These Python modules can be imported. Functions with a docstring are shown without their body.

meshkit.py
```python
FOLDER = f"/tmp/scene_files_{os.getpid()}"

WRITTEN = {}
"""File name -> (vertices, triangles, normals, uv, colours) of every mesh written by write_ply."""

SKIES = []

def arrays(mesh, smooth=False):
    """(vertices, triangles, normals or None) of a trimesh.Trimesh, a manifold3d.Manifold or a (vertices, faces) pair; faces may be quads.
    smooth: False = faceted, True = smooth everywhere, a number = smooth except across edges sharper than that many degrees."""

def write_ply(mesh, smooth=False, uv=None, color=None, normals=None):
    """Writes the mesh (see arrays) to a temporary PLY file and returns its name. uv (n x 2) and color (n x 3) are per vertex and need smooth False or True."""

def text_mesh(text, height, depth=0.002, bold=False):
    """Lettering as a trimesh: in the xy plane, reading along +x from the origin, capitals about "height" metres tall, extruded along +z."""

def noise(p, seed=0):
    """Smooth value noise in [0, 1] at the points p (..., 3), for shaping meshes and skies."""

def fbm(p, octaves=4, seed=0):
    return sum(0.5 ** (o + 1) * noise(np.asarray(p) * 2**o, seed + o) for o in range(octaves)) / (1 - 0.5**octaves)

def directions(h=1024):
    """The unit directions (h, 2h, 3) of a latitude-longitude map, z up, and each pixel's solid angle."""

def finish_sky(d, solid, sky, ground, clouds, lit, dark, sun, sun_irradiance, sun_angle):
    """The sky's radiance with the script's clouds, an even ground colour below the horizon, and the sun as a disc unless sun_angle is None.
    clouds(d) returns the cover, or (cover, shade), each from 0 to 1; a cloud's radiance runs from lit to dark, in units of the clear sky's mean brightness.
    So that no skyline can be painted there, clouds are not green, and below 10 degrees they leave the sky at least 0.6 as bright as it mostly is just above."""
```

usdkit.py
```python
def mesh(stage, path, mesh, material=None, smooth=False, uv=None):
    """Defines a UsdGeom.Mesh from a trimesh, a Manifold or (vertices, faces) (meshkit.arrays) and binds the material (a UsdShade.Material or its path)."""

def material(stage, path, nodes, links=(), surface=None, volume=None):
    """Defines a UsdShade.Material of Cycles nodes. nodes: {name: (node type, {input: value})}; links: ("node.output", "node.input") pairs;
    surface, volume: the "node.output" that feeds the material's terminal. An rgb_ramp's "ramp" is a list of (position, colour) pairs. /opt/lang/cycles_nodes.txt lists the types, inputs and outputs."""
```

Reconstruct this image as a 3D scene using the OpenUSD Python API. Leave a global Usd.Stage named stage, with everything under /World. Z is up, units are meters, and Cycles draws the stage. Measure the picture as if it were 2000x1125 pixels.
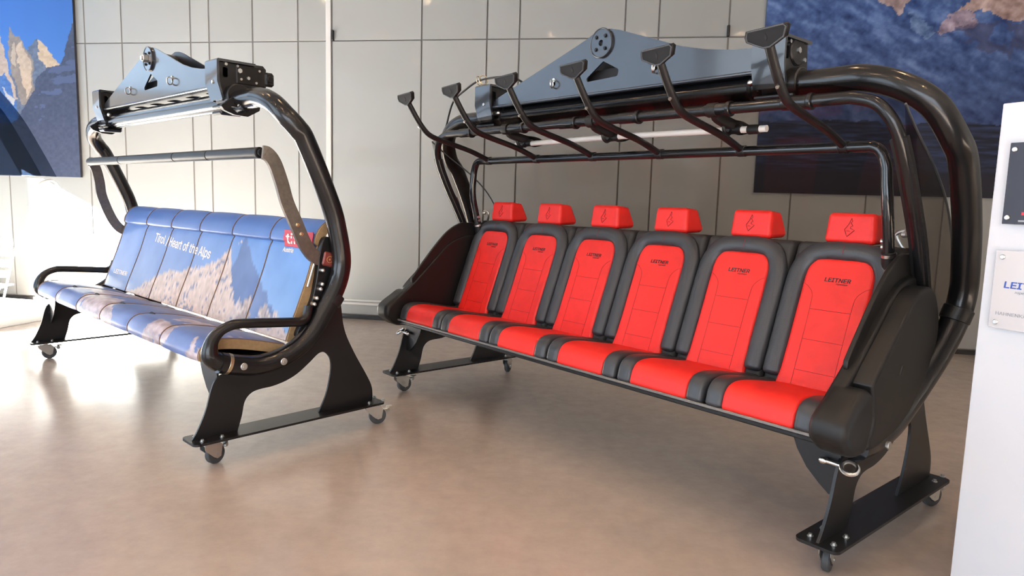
import math, numpy as np, trimesh, usdkit, meshkit, manifold3d
from shapely.geometry import Polygon, Point, LineString
from shapely import affinity
from pxr import Usd, UsdGeom, UsdLux, UsdShade, Gf, Sdf, Vt

stage = Usd.Stage.CreateInMemory()
UsdGeom.SetStageUpAxis(stage, 'Z'); UsdGeom.SetStageMetersPerUnit(stage, 1.0)
UsdGeom.Xform.Define(stage, '/World'); UsdGeom.Scope.Define(stage, '/World/Looks')
PI = math.pi

# ------------------------------------------------------------------ camera, sky, sun, windows' daylight, exposure
cam = UsdGeom.Camera.Define(stage, '/World/camera')
FPX, PITCH, ROLL, CAMH = 1368.17, 0.12466, 0.02839, 1.3901
cam.CreateHorizontalApertureAttr(36.0); cam.CreateVerticalApertureAttr(20.25)
cam.CreateFocalLengthAttr(36.0 * FPX / 2000); cam.CreateClippingRangeAttr(Gf.Vec2f(0.05, 200))
cp, sp, cr, sr = math.cos(PITCH), math.sin(PITCH), math.cos(ROLL), math.sin(ROLL)
fw = np.array([0, cp, -sp]); u0 = np.array([0, sp, cp]); r0 = np.array([1.0, 0, 0])
rt = cr * r0 + sr * u0; up = -sr * r0 + cr * u0
cam.AddTransformOp().Set(Gf.Matrix4d(*rt, 0, *up, 0, *(-fw), 0, 0, 0, CAMH, 1))
cam.CreateExposureAttr(-0.52)

dome = UsdLux.DomeLight.Define(stage, '/World/sky')
dome.CreateColorAttr(Gf.Vec3f(0.62, 0.78, 1.0)); dome.CreateIntensityAttr(1.2)
SUN_AZ, SUN_EL = math.radians(55), math.radians(21)          # it shines in through the glazed left wall, towards the back wall
sd = np.array([math.cos(SUN_EL) * math.sin(SUN_AZ), math.cos(SUN_EL) * math.cos(SUN_AZ), -math.sin(SUN_EL)])
sun = UsdLux.DistantLight.Define(stage, '/World/sun')
sun.CreateAngleAttr(0.6); sun.CreateColorAttr(Gf.Vec3f(1.0, 0.95, 0.88)); sun.CreateIntensityAttr(80.0); sun.CreateNormalizeAttr(True)
def aim(prim, d, loc=(0, 0, 0), upv=(0, 0, 1)):
    z = -np.asarray(d, float); z /= np.linalg.norm(z); x = np.cross(upv, z); x /= np.linalg.norm(x); y = np.cross(z, x)
    UsdGeom.Xformable(prim).AddTransformOp().Set(Gf.Matrix4d(*x, 0, *y, 0, *z, 0, *map(float, loc), 1))
aim(sun, sd)
def daylight(name, loc, d, w, h, col, inten):
    l = UsdLux.RectLight.Define(stage, '/World/' + name)
    l.CreateWidthAttr(w); l.CreateHeightAttr(h); l.CreateColorAttr(Gf.Vec3f(*col)); l.CreateIntensityAttr(inten)
    aim(l, d, loc)
XL, XR, YF, ZC = -7.2, 8.5, -5.5, 4.6                        # left wall, right wall, front wall (behind the camera), ceiling
daylight('daylight_left', (XL + .12, -.45, 2.25), (1, 0, 0), 5.9, 4.1, (0.74, 0.87, 1.0), 4.2)
daylight('daylight_high', (XL + .12, 5.7, 3.5), (1, 0, 0), 5.8, 1.65, (0.46, 0.69, 1.0), 1.9)
daylight('daylight_front', (-2.5, YF + .12, 2.1), (0, 1, 0), 7.0, 3.2, (0.92, 0.95, 1.0), 5.2)

# ------------------------------------------------------------------ helpers
used = set()
def path_for(parent, name):
    base = (parent.GetPath().pathString if parent is not None else '/World') + '/' + name
    p, k = base, 0
    while p in used:
        k += 1; p = f'{base}_{k:03d}'
    used.add(p); return p
def tag(prim, label=None, cat=None, group=None, kind=None):
    for k, v in (('label', label), ('category', cat), ('group', group), ('kind', kind)):
        if v: prim.SetCustomDataByKey(k, v)
    return prim
def thing(name, label, cat, loc=(0, 0, 0), rz=0.0, group=None):
    x = UsdGeom.Xform.Define(stage, path_for(None, name))
    x.AddTranslateOp().Set(Gf.Vec3d(*map(float, loc))); x.AddRotateZOp().Set(math.degrees(rz))
    return tag(x.GetPrim(), label, cat, group)
def obj(name, mesh, mat, parent=None, smooth=32, colors=None, label=None):
    if isinstance(mesh, list): mesh = cat(mesh)
    if colors is not None: smooth = True
    m = usdkit.mesh(stage, path_for(parent, name), mesh, mat, smooth=smooth)
    if colors is not None:
        UsdGeom.PrimvarsAPI(m).CreatePrimvar('print_color', Sdf.ValueTypeNames.Color3fArray, 'vertex').Set(Vt.Vec3fArray.FromNumpy(np.asarray(colors, np.float32)))
    p = m.GetPrim()
    if label: p.SetCustomDataByKey('label', label)
    return p
def struct(name, mesh, mat, parent=None, smooth=False):
    p = obj(name, mesh, mat, parent, smooth)
    if parent is None: p.SetCustomDataByKey('kind', 'structure')
    return p
def tm(m):
    if isinstance(m, trimesh.Trimesh): return m
    v, f, _ = meshkit.arrays(m); return trimesh.Trimesh(v, f, process=False)
def cat(l): return trimesh.util.concatenate([tm(m) for m in l])
def moved(m, t=(0, 0, 0), M=None):
    m = tm(m).copy()
    if M is not None: m.vertices = m.vertices @ np.asarray(M, float).T
    m.vertices = m.vertices + np.asarray(t, float); return m
def mirror(m):
    m = tm(m).copy(); m.vertices = m.vertices * [-1, 1, 1]; m.faces = m.faces[:, ::-1]; return m
def hull(pts): return trimesh.Trimesh(*(lambda h: (h.vertices, h.faces))(trimesh.convex.convex_hull(np.asarray(pts, float))), process=False)
def cbox(x0, x1, y0, y1, z0, z1, c=0.004):
    c = min(c, .49 * min(x1 - x0, y1 - y0, z1 - z0)); P = []
    for a, sa in ((x0, 1), (x1, -1)):
        for b, sb in ((y0, 1), (y1, -1)):
            for d, s in ((z0, 1), (z1, -1)):
                P += [(a, b + sb * c, d + s * c), (a + sa * c, b, d + s * c), (a + sa * c, b + sb * c, d)]
    return hull(P)
SPH = trimesh.creation.icosphere(2, 1.0).vertices
def rhull(pts, r):
    pts = np.asarray(pts, float); r = np.broadcast_to(r, len(pts))
    return hull(np.vstack([p + SPH * q for p, q in zip(pts, r)]))
def smoothpath(P, k=6, closed=False):
    P = np.asarray(P, float); n = len(P); out = []
    for i in range(n if closed else n - 1):
        g = (lambda j: P[j % n]) if closed else (lambda j: P[min(max(j, 0), n - 1)])
        a, b, c, d = g(i - 1), g(i), g(i + 1), g(i + 2)
        for t in np.arange(k) / k:
            out.append(.5 * (2 * b + (c - a) * t + (2 * a - 5 * b + 4 * c - d) * t * t + (3 * b - a - 3 * c + d) * t ** 3))
    if not closed: out.append(P[-1])
    return np.array(out)
def fillet(P, r, k=6):
    P = [np.asarray(p, float) for p in P]; out = [P[0]]
    r = np.broadcast_to(r, len(P))
    for i in range(1, len(P) - 1):
        a, b, c = P[i - 1], P[i], P[i + 1]; la, lc = np.linalg.norm(a - b), np.linalg.norm(c - b)
        q = min(r[i], .49 * la, .49 * lc); s, e = b + (a - b) / la * q, b + (c - b) / lc * q
        for t in np.linspace(0, 1, k): out.append((1 - t) ** 2 * s + 2 * t * (1 - t) * b + t * t * e)
    return np.array(out + [P[-1]])
def tube(P, r, n=16, ref=None, ry=None, rot=0.0, scale=None):
    """A tube along P; r across the reference direction, ry along it (rect bars: n=4, rot=45 degrees)."""
    P = np.asarray(P, float); m = len(P)
    T = np.gradient(P, axis=0); T /= np.linalg.norm(T, axis=1)[:, None]
    if ref is None:
        a = np.eye(3)[np.argmin(np.abs(T[0]))]; N = [np.cross(T[0], a)]
        for i in range(1, m):
            v = N[-1] - T[i] * (N[-1] @ T[i]); N.append(v / np.linalg.norm(v))
        N = np.array(N); N[0] /= np.linalg.norm(N[0])
    else:
        N = np.array(ref, float) - T * (T @ np.array(ref, float))[:, None]
    N /= np.linalg.norm(N, axis=1)[:, None]; B = np.cross(T, N)
    ang = np.arange(n) / n * 2 * PI + rot; ry = r if ry is None else ry
    s = np.ones(m) if scale is None else np.asarray(scale)
    V = (P[:, None] + (np.cos(ang)[None, :, None] * N[:, None] * ry + np.sin(ang)[None, :, None] * B[:, None] * r) * s[:, None, None]).reshape(-1, 3)
    i, j = np.meshgrid(np.arange(m - 1), np.arange(n), indexing='ij'); i, j = i.ravel(), j.ravel(); k = (j + 1) % n
    F = np.vstack([np.stack([i * n + j, (i + 1) * n + k, (i + 1) * n + j], 1), np.stack([i * n + j, i * n + k, (i + 1) * n + k], 1)])
    V = np.vstack([V, P[0], P[-1]]); c0, c1 = m * n, m * n + 1; j = np.arange(n); k = (j + 1) % n
    F = np.vstack([F, np.stack([np.full(n, c0), k, j], 1), np.stack([np.full(n, c1), (m - 1) * n + j, (m - 1) * n + k], 1)])
    t = trimesh.Trimesh(V, F, process=False)
    if t.volume < 0: t.faces = t.faces[:, ::-1]
    return t
def bar(P, w, t, ref): return tube(P, w / math.sqrt(2), 4, ref, t / math.sqrt(2), PI / 4)
def ring(c, R, r, axis, n=20, k=8):
    axis = np.asarray(axis, float) / np.linalg.norm(axis); a = np.cross(axis, np.eye(3)[np.argmin(np.abs(axis))]); a /= np.linalg.norm(a); b = np.cross(axis, a)
    i, j = np.meshgrid(np.arange(n), np.arange(k), indexing='ij'); A, B = i / n * 2 * PI, j / k * 2 * PI
    d = np.cos(A)[..., None] * a + np.sin(A)[..., None] * b
    V = (np.asarray(c) + d * (R + r * np.cos(B))[..., None] + axis * (r * np.sin(B))[..., None]).reshape(-1, 3)
    i, j = i.ravel(), j.ravel(); I, J = (i + 1) % n, (j + 1) % k
    F = np.vstack([np.stack([i * k + j, I * k + j, I * k + J], 1), np.stack([i * k + j, I * k + J, i * k + J], 1)])
    t = trimesh.Trimesh(V, F, process=False)
    if t.volume < 0: t.faces = t.faces[:, ::-1]
    return t
def cyl(a, b, r, n=18, c=0.0, r2=None):
    a, b = np.asarray(a, float), np.asarray(b, float); r2 = r if r2 is None else r2
    if c:
        d = (b - a) / np.linalg.norm(b - a)
        return tube([a, a + d * c, b - d * c, b], 1.0, n, scale=[r - c, r, r2, r2 - c])
    return tube([a, b], 1.0, n, scale=[r, r2])
def ext(poly, h, axis, at):
    """A flat plate cut to a shapely polygon: axis 'x': polygon in (y, z) from x=at to at+h; 'y': polygon in (x, z); 'z': polygon in (x, y)."""
    if not isinstance(poly, Polygon): poly = Polygon(poly)
    m = trimesh.creation.extrude_polygon(poly.buffer(0), h, engine='earcut'); v = m.vertices; f = m.faces
    if axis == 'x': w = np.stack([v[:, 2] + at, v[:, 0], v[:, 1]], 1)
    elif axis == 'y': w = np.stack([v[:, 0], v[:, 2] + at, v[:, 1]], 1); f = f[:, ::-1]
    else: w = v + [0, 0, at]
    return trimesh.Trimesh(w, f, process=False)
def soft(poly, x0, x1, c, steps=3, axis='x'):
    """As ext along x (or z), with rounded rims of radius c; poly: a closed (y, z) outline."""
    P = np.asarray(poly, float)
    if Polygon(P).exterior.is_ccw is False: P = P[::-1]
    e = np.roll(P, -1, 0) - P; e /= np.maximum(np.linalg.norm(e, axis=1), 1e-9)[:, None]
    nrm = np.stack([e[:, 1], -e[:, 0]], 1); vn = nrm + np.roll(nrm, 1, 0); vn /= np.maximum(np.linalg.norm(vn, axis=1), .5)[:, None]
    rings = []
    for a in np.linspace(0, PI / 2, steps + 1): rings.append((x0 + c * (1 - math.sin(a)), c * (1 - math.cos(a))))
    rings = [(x0 + c * (1 - math.cos(a)), c * (1 - math.sin(a))) for a in np.linspace(0, PI / 2, steps + 1)]
    rings += [(x1 - c * (1 - math.cos(a)), c * (1 - math.sin(a))) for a in np.linspace(PI / 2, 0, steps + 1)]
    n = len(P); V = np.vstack([np.column_stack([np.full(n, x), P - vn * d]) for x, d in rings]); F = []
    for i in range(len(rings) - 1):
        j = np.arange(n); k = (j + 1) % n
        F += [np.stack([i * n + j, i * n + k, (i + 1) * n + k], 1), np.stack([i * n + j, (i + 1) * n + k, (i + 1) * n + j], 1)]
    tri = np.asarray(manifold3d.triangulate([P - vn * rings[0][1]]))
    F += [tri[:, ::-1], tri + (len(rings) - 1) * n]
    t = trimesh.Trimesh(V, np.vstack(F), process=False)
    if t.volume < 0: t.faces = t.faces[:, ::-1]
    if axis == 'z': t.vertices = t.vertices[:, [1, 2, 0]]
    return t
def rrect(x0, x1, y0, y1, r): return Polygon([(x0, y0), (x1, y0), (x1, y1), (x0, y1)]).buffer(-r).buffer(r, 6)
def loft_grid(G, thick_dir=None):
    a, b = G.shape[:2]; i, j = np.meshgrid(np.arange(a - 1), np.arange(b - 1), indexing='ij'); i, j = i.ravel(), j.ravel()
    return np.vstack([np.stack([i * b + j, (i + 1) * b + j, (i + 1) * b + j + 1], 1), np.stack([i * b + j, (i + 1) * b + j + 1, i * b + j + 1], 1)])
def sheet(G0, G1):
    """A solid between two point grids of the same shape."""
    a, b = G0.shape[:2]; n = a * b; F0 = loft_grid(G0); idx = np.arange(n).reshape(a, b)
    rim = np.concatenate([idx[0, :-1], idx[:-1, -1], idx[-1, :0:-1], idx[:0:-1, 0]]); nx = np.roll(rim, -1)
    F = np.vstack([F0, F0[:, ::-1] + n, np.stack([rim, nx + n, nx], 1), np.stack([rim, rim + n, nx + n], 1)])
    t = trimesh.Trimesh(np.vstack([G0.reshape(-1, 3), G1.reshape(-1, 3)]), F, process=False)
    if t.volume < 0: t.faces = t.faces[:, ::-1]
    return t
def lin(c):
    c = np.asarray(c, float); c = c / 255.0 if c.max() > 1.01 else c
    return np.where(c <= .04045, c / 12.92, ((c + .055) / 1.055) ** 2.4)
def fbm(p, o=4, s=0): return meshkit.fbm(p, o, s)

# ------------------------------------------------------------------ materials
def mat(name, color, rough=.5, metal=0.0, noise=None, bump=None, spec=.5, coat=0.0, rough_noise=None, **kw):
    """noise: (scale, amount) mottles the colour; bump: (scale, distance)."""
    n = {'p': ('principled_bsdf', dict(base_color=tuple(map(float, color)), roughness=rough, metallic=metal, specular_ior_level=spec, coat_weight=coat, **kw))}
    l = []
    if noise or bump or rough_noise: n['tc'] = ('texture_coordinate', {})
    if noise:
        c = np.asarray(color, float)
        n['nz'] = ('noise_texture', {'scale': noise[0], 'detail': 5.0, 'roughness': .6}); l.append(('tc.object', 'nz.vector'))
        n['rp'] = ('rgb_ramp', {'ramp': [(.3, tuple(c * (1 - noise[1]))), (.7, tuple(c * (1 + noise[1])))]}); l += [('nz.fac', 'rp.fac'), ('rp.color', 'p.base_color')]
    if bump:
        n['bn'] = ('noise_texture', {'scale': bump[0], 'detail': 3.0}); l.append(('tc.object', 'bn.vector'))
        n['bp'] = ('bump', {'distance': bump[1], 'strength': 1.0}); l += [('bn.fac', 'bp.height'), ('bp.normal', 'p.normal')]
    if rough_noise:
        n['rn'] = ('noise_texture', {'scale': rough_noise[0], 'detail': 4.0}); l.append(('tc.object', 'rn.vector'))
        n['mr'] = ('map_range', {'from_min': .3, 'from_max': .7, 'to_min': rough_noise[1], 'to_max': rough_noise[2]}); l += [('rn.fac', 'mr.value'), ('mr.result', 'p.roughness')]
    return usdkit.material(stage, '/World/Looks/' + name, n, l, surface='p.BSDF')
def pane_mat(name, tint, ior=1.5, rough=.02):
    return usdkit.material(stage, '/World/Looks/' + name, {
        't': ('transparent_bsdf', {'color': tint}), 'g': ('glossy_bsdf', {'color': (1, 1, 1), 'roughness': rough}), 'm': ('mix_closure', {}),
        'lw': ('layer_weight', {'blend': .5}), 'pw': ('math', {'math_type': 'power', 'value2': 4.0}), 'ma': ('math', {'math_type': 'multiply_add', 'value2': .09, 'value3': .007})},
        [('lw.facing', 'pw.value1'), ('pw.value', 'ma.value1'), ('ma.value', 'm.fac'), ('t.BSDF', 'm.closure1'), ('g.BSDF', 'm.closure2')], surface='m.closure')
def print_mat(name, rough=.5, spec=.4):
    return usdkit.material(stage, '/World/Looks/' + name, {'a': ('attribute', {'attribute': 'print_color'}), 'p': ('principled_bsdf', {'roughness': rough, 'specular_ior_level': spec})},
                           [('a.color', 'p.base_color')], surface='p.BSDF')
def lamp_mat(name, col, s):
    return usdkit.material(stage, '/World/Looks/' + name, {'e': ('emission', {'color': col, 'strength': s})}, [], surface='e.emission')
M = dict(
    tube=mat('black_tube', (.007, .007, .008), .19, bump=(260, .0003), coat=.2, spec=.42),
    steel=mat('black_steel', (.008, .008, .009), .36, bump=(300, .0004), spec=.42),
    plate=mat('black_gloss_plate', (.020, .023, .030), .24, coat=.8, coat_roughness=.08),
    plastic=mat('black_plastic', (.009, .0085, .0085), .44, bump=(700, .0003), spec=.38),
    pad=mat('pad_rubber', (.012, .012, .013), .62, spec=.3),
    gloss=mat('gloss_tube', (.008, .008, .009), .12, coat=.3),
    rubber=mat('grey_rubber', (.055, .06, .065), .6),
    tread=mat('dark_rubber', (.03, .032, .034), .6),
    chrome=mat('zinc', (.72, .71, .69), .25, 1.0),
    zinc=mat('zinc_plated', (.62, .62, .60), .38, 1.0),
    alu=mat('white_rod', (.66, .64, .61), .4),
    barsteel=mat('brown_steel', (.17, .15, .13), .45, .6, noise=(40, .15)),
    brass=mat('bolt_brass', (.70, .58, .38), .3, 1.0),
    red=mat('red_leather', (.78, .020, .014), .44, noise=(14, .07), bump=(420, .0005), spec=.4),
    seam=mat('dark_red_thread', (.30, .010, .010), .7),
    dark=mat('dark_leather', (.032, .034, .039), .40, bump=(420, .0005), coat=.1),
    shell=mat('dark_shell_cloth', (.022, .020, .019), .6, bump=(900, .0006)),
    ink=mat('black_ink', (.01, .008, .009), .6),
    inkred=mat('stitch_ink', (.10, .006, .008), .7),
    lip=mat('lip_strip', (.22, .21, .20), .4, .6),
    tan=mat('tan_fabric', (.36, .24, .12), .75, noise=(60, .12)),
    piping=mat('orange_piping', (.22, .13, .08), .7),
    emblem=mat('emblem_red', (.22, .045, .035), .4),
    emblemline=mat('emblem_line', (.55, .30, .10), .5),
    white=mat('white_board', (.60, .62, .66), .5),
    whitetext=mat('white_print', (.82, .72, .66), .6),
    redlogo=mat('red_print', (.58, .03, .06), .5),
    darksheet=mat('dark_print', (.022, .022, .035), .25),
    bluetext=mat('blue_print', (.03, .08, .36), .5),
    greytext=mat('grey_print', (.30, .31, .34), .6),
    acrylic=mat('acrylic', (.56, .55, .57), .12, coat=.4),
    base=mat('baseboard_black', (.015, .014, .014), .5),
    joint=mat('joint_shadow', (.15, .142, .134), .7),
    trim=mat('trim_light', (.62, .61, .58), .35),
    wallpaint=mat('plain_wall', (.46, .45, .43), .7),
    ceil=mat('ceiling_paint', (.34, .33, .32), .8),
    wood=mat('grey_slat', (.42, .42, .42), .6),
    plinth=mat('plinth_white', (.82, .83, .83), .5),
    frame=mat('window_frame', (.10, .10, .11), .5),
)
M['panel'] = usdkit.material(stage, '/World/Looks/panel_laminate', {
    'oi': ('object_info', {}), 'mr': ('map_range', {'from_min': 0.0, 'from_max': 1.0, 'to_min': .94, 'to_max': 1.04}),
    'c': ('color', {'value': (.308, .314, .302)}), 'x': ('mix_color', {'blend_type': 'multiply', 'fac': 1.0}), 'cb': ('combine_color', {}),
    'g': ('geometry', {}), 'mp': ('mapping', {'scale': (.6, .6, 3.0)}), 'nz': ('noise_texture', {'scale': 1.2, 'detail': 4.0}),
    'rr': ('map_range', {'from_min': .3, 'from_max': .7, 'to_min': .34, 'to_max': .44}), 'p': ('principled_bsdf', {'specular_ior_level': .35, 'coat_weight': .22, 'coat_roughness': .07})},
    [('oi.random', 'mr.value'), ('mr.result', 'cb.r'), ('mr.result', 'cb.g'), ('mr.result', 'cb.b'), ('c.color', 'x.a'), ('cb.color', 'x.b'), ('x.result', 'p.base_color'),
     ('g.position', 'mp.vector'), ('mp.vector', 'nz.vector'), ('nz.fac', 'rr.value'), ('rr.result', 'p.roughness')], surface='p.BSDF')
M['floor'] = usdkit.material(stage, '/World/Looks/polished_concrete', {
    'g': ('geometry', {}), 'n1': ('noise_texture', {'scale': .55, 'detail': 6.0, 'roughness': .55}), 'n2': ('noise_texture', {'scale': 9.0, 'detail': 5.0, 'roughness': .7}),
    'r1': ('rgb_ramp', {'ramp': [(.32, (.40, .325, .275)), (.68, (.475, .395, .34))]}), 'r2': ('rgb_ramp', {'ramp': [(.3, (.95, .95, .95)), (.7, (1.03, 1.03, 1.03))]}),
    'x': ('mix', {'mix_type': 'multiply', 'fac': 1.0}), 'rr': ('map_range', {'from_min': .3, 'from_max': .7, 'to_min': .25, 'to_max': .30}),
    'p': ('principled_bsdf', {'specular_ior_level': .55, 'coat_weight': .45, 'coat_roughness': .2})},
    [('g.position', 'n1.vector'), ('g.position', 'n2.vector'), ('n1.fac', 'r1.fac'), ('n2.fac', 'r2.fac'), ('r1.color', 'x.color1'), ('r2.color', 'x.color2'),
     ('x.color', 'p.base_color'), ('n2.fac', 'rr.value'), ('rr.result', 'p.roughness')], surface='p.BSDF')
M['bubble'] = pane_mat('tinted_bubble', (.76, .74, .72), 1.45, .08)
M['hood'] = pane_mat('tinted_hood', (.45, .50, .55), 1.5, .05)
M['frosted'] = usdkit.material(stage, '/World/Looks/frosted_glass', {'t': ('translucent_bsdf', {'color': (.20, .24, .28)}), 'd': ('diffuse_bsdf', {'color': (.5, .52, .55)}), 'm': ('mix_closure', {'fac': .5})}, [('t.BSDF', 'm.closure1'), ('d.BSDF', 'm.closure2')], surface='m.closure')
M['glass'] = pane_mat('window_glass', (.97, .98, .98))
M['poster'] = print_mat('poster_print', .55, .3)
M['cushion'] = print_mat('cushion_print', .36, .5)
M['lamp'] = lamp_mat('lamp_warm', (1.0, .64, .36), 420.0)

# ------------------------------------------------------------------ the room
WA = np.array([-1.31795, 7.79369, 0]); WU = np.array([.98642, -.16426, 0]); WN = np.array([.16426, .98642, 0])   # back wall: origin, along, away from the room
def wallbox(u0, u1, z0, z1, front, back, c=.002):
    """A box on the back wall: front, back in metres behind the wall's face (negative: in front of it)."""
    m = cbox(u0, u1, front, back, z0, z1, c); v = m.vertices
    m.vertices = WA + v[:, :1] * WU + v[:, 1:2] * WN + v[:, 2:] * [0, 0, 1]; return m
struct('floor', cbox(XL - .3, XR + .3, YF - .3, 9.6, -.12, 0, .001), M['floor'])
struct('ceiling', cbox(XL - .3, XR + .3, YF - .3, 9.6, ZC, ZC + .15, .001), M['ceil'])
wb = struct('wall_back', wallbox(-6.2, 10.2, 0, ZC, .012, .2), M['joint'])
seams = [-6.05, -4.9, -3.78, -3.3, -2.43, -2.2, -1.67, -1.13, -.735, .283, .995, 1.34, 2.424, 2.761, 3.444, 4.15, 4.86, 5.57, 6.28, 7.0, 8.0, 9.2]
gap = .0075
for a, b in zip(seams[:-1], seams[1:]):
    for z0, z1 in ((.05, 3.06), (3.06, ZC)):
        d = .0 if a >= -.74 and b <= 3.45 else .006
        obj('panel', wallbox(a + gap, b - gap, z0 + gap * .8, z1 - gap * .8, d, .05, .003), M['panel'], wb, smooth=False)
obj('door_frame', [wallbox(-.80, -.742, .05, ZC, -.012, .05), wallbox(-.742, -.728, .05, ZC, .02, .05)], M['trim'], wb, False)
for u in (-.72, 3.44):
    h = obj('hinge', wallbox(u - .014, u + .014, 3.06, 3.17, -.03, .01, .006), M['steel'], wb)
struct('baseboard_back', wallbox(-6.1, 9.5, 0, .045, -.004, .05), M['base'])
struct('trim_1', [wallbox(-.73, 3.44, .165, .19, -.016, .01), wallbox(-.73, 3.44, .205, .225, -.010, .01)], M['trim'])
struct('wall_right', cbox(XR, XR + .2, YF, 9.6, 0, ZC, .001), M['wallpaint'])
# left wall: glazed; the sun enters at the back bay, the sky by the large front bays
wl = [(-5.5, -3.5, 0, ZC), (2.6, 2.75, 0, ZC), (8.65, 9.6, 0, ZC), (-3.5, 2.6, 0, .15), (-3.5, 2.6, 4.35, ZC), (2.75, 8.65, 2.30, 2.65), (2.75, 8.65, 4.35, ZC), (7.65, 8.65, 0, 2.3), (2.75, 3.6, 0, 2.3)]
struct('wall_left', [cbox(XL - .25, XL, a, b, c, d, .001) for a, b, c, d in wl], M['wallpaint'])
def window(name, boxes, panes, m='glass'):
    w = struct(name, boxes, M['frame'])
    for p in panes: obj('pane', p, M[m], w, False)
ms = [-3.5, -1.47, .57, 2.6]
window('window_1', [cbox(XL - .15, XL - .05, m - .03, m + .03, .15, 4.35, .003) for m in ms], [cbox(XL - .105, XL - .095, a + .03, b - .03, .15, 4.35, .001) for a, b in zip(ms[:-1], ms[1:])], 'frosted')
window('window_2', [cbox(XL - .15, XL - .05, m - .02, m + .02, 0, 2.30, .003) for m in (3.62, 7.63)], [cbox(XL - .105, XL - .095, 3.64, 7.61, 0, 2.30, .001)])
window('window_3', [cbox(XL - .15, XL - .05, m - .03, m + .03, 2.65, 4.35, .003) for m in (2.78, 8.62)], [cbox(XL - .105, XL - .095, 2.81, 8.59, 2.65, 4.35, .001)], 'frosted')
wf = [(XL, -6.0, 0, ZC), (1.0, XR, 0, ZC), (-6.0, 1.0, 0, .5), (-6.0, 1.0, 3.7, ZC)]
struct('wall_front', [cbox(a, b, YF - .2, YF, c, d, .001) for a, b, c, d in wf], M['wallpaint'])
mf = [-6.0, -4.25, -2.5, -.75, 1.0]
window('window_4', [cbox(m - .03, m + .03, YF - .15, YF - .05, .5, 3.7, .003) for m in mf], [cbox(a + .03, b - .03, YF - .105, YF - .095, .5, 3.7, .001) for a, b in zip(mf[:-1], mf[1:])])
for iu, u in enumerate((-2.6, -.85, .9, 2.65, 4.4)):
    for v in (-4.0, -6.6, -9.2):
        c = WA + WU * u + WN * v
        t = thing('ceiling_light', 'round recessed warm ceiling downlight above the chairlifts', 'ceiling light', (c[0], c[1], ZC), 0, 'warm downlights in the ceiling')
        obj('housing', ring((0, 0, -.006), .085, .012, (0, 0, 1), 24), M['trim'], t)
        obj('bulb', cyl((0, 0, -.004), (0, 0, .002), .07, 20), M['lamp'], t)

# ------------------------------------------------------------------ posters on the back wall
def inpoly(P, X, Y):
    c = np.zeros(X.shape, bool); P = np.asarray(P, float)
    for (x0, y0), (x1, y1) in zip(P, np.roll(P, -1, 0)):
        c ^= ((y0 > Y) != (y1 > Y)) & (X < (x1 - x0) * (Y - y0) / (y1 - y0 + 1e-12) + x0)
    return c
def poster(name, label, u0, u1, z0, z1, paint, step=.009):
    t = thing(name, label, 'poster', WA + WU * (u0 + u1) / 2 + [0, 0, z0], math.atan2(WU[1], WU[0]))
    w, h = u1 - u0, z1 - z0; nx, nz = int(w / step), int(h / step)
    X, Z = np.meshgrid(np.linspace(-w / 2, w / 2, nx), np.linspace(0, h, nz), indexing='ij')
    G = np.stack([X, np.full_like(X, -.0365), Z], -1)
    obj('print', (G.reshape(-1, 3), loft_grid(G)), M['poster'], t, colors=lin(paint(X + (u0 + u1) / 2, Z + z0).reshape(-1, 3)))
    obj('backing', cbox(-w / 2, w / 2, -.036, -.002, 0, h, .002), M['darksheet'], t)
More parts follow.
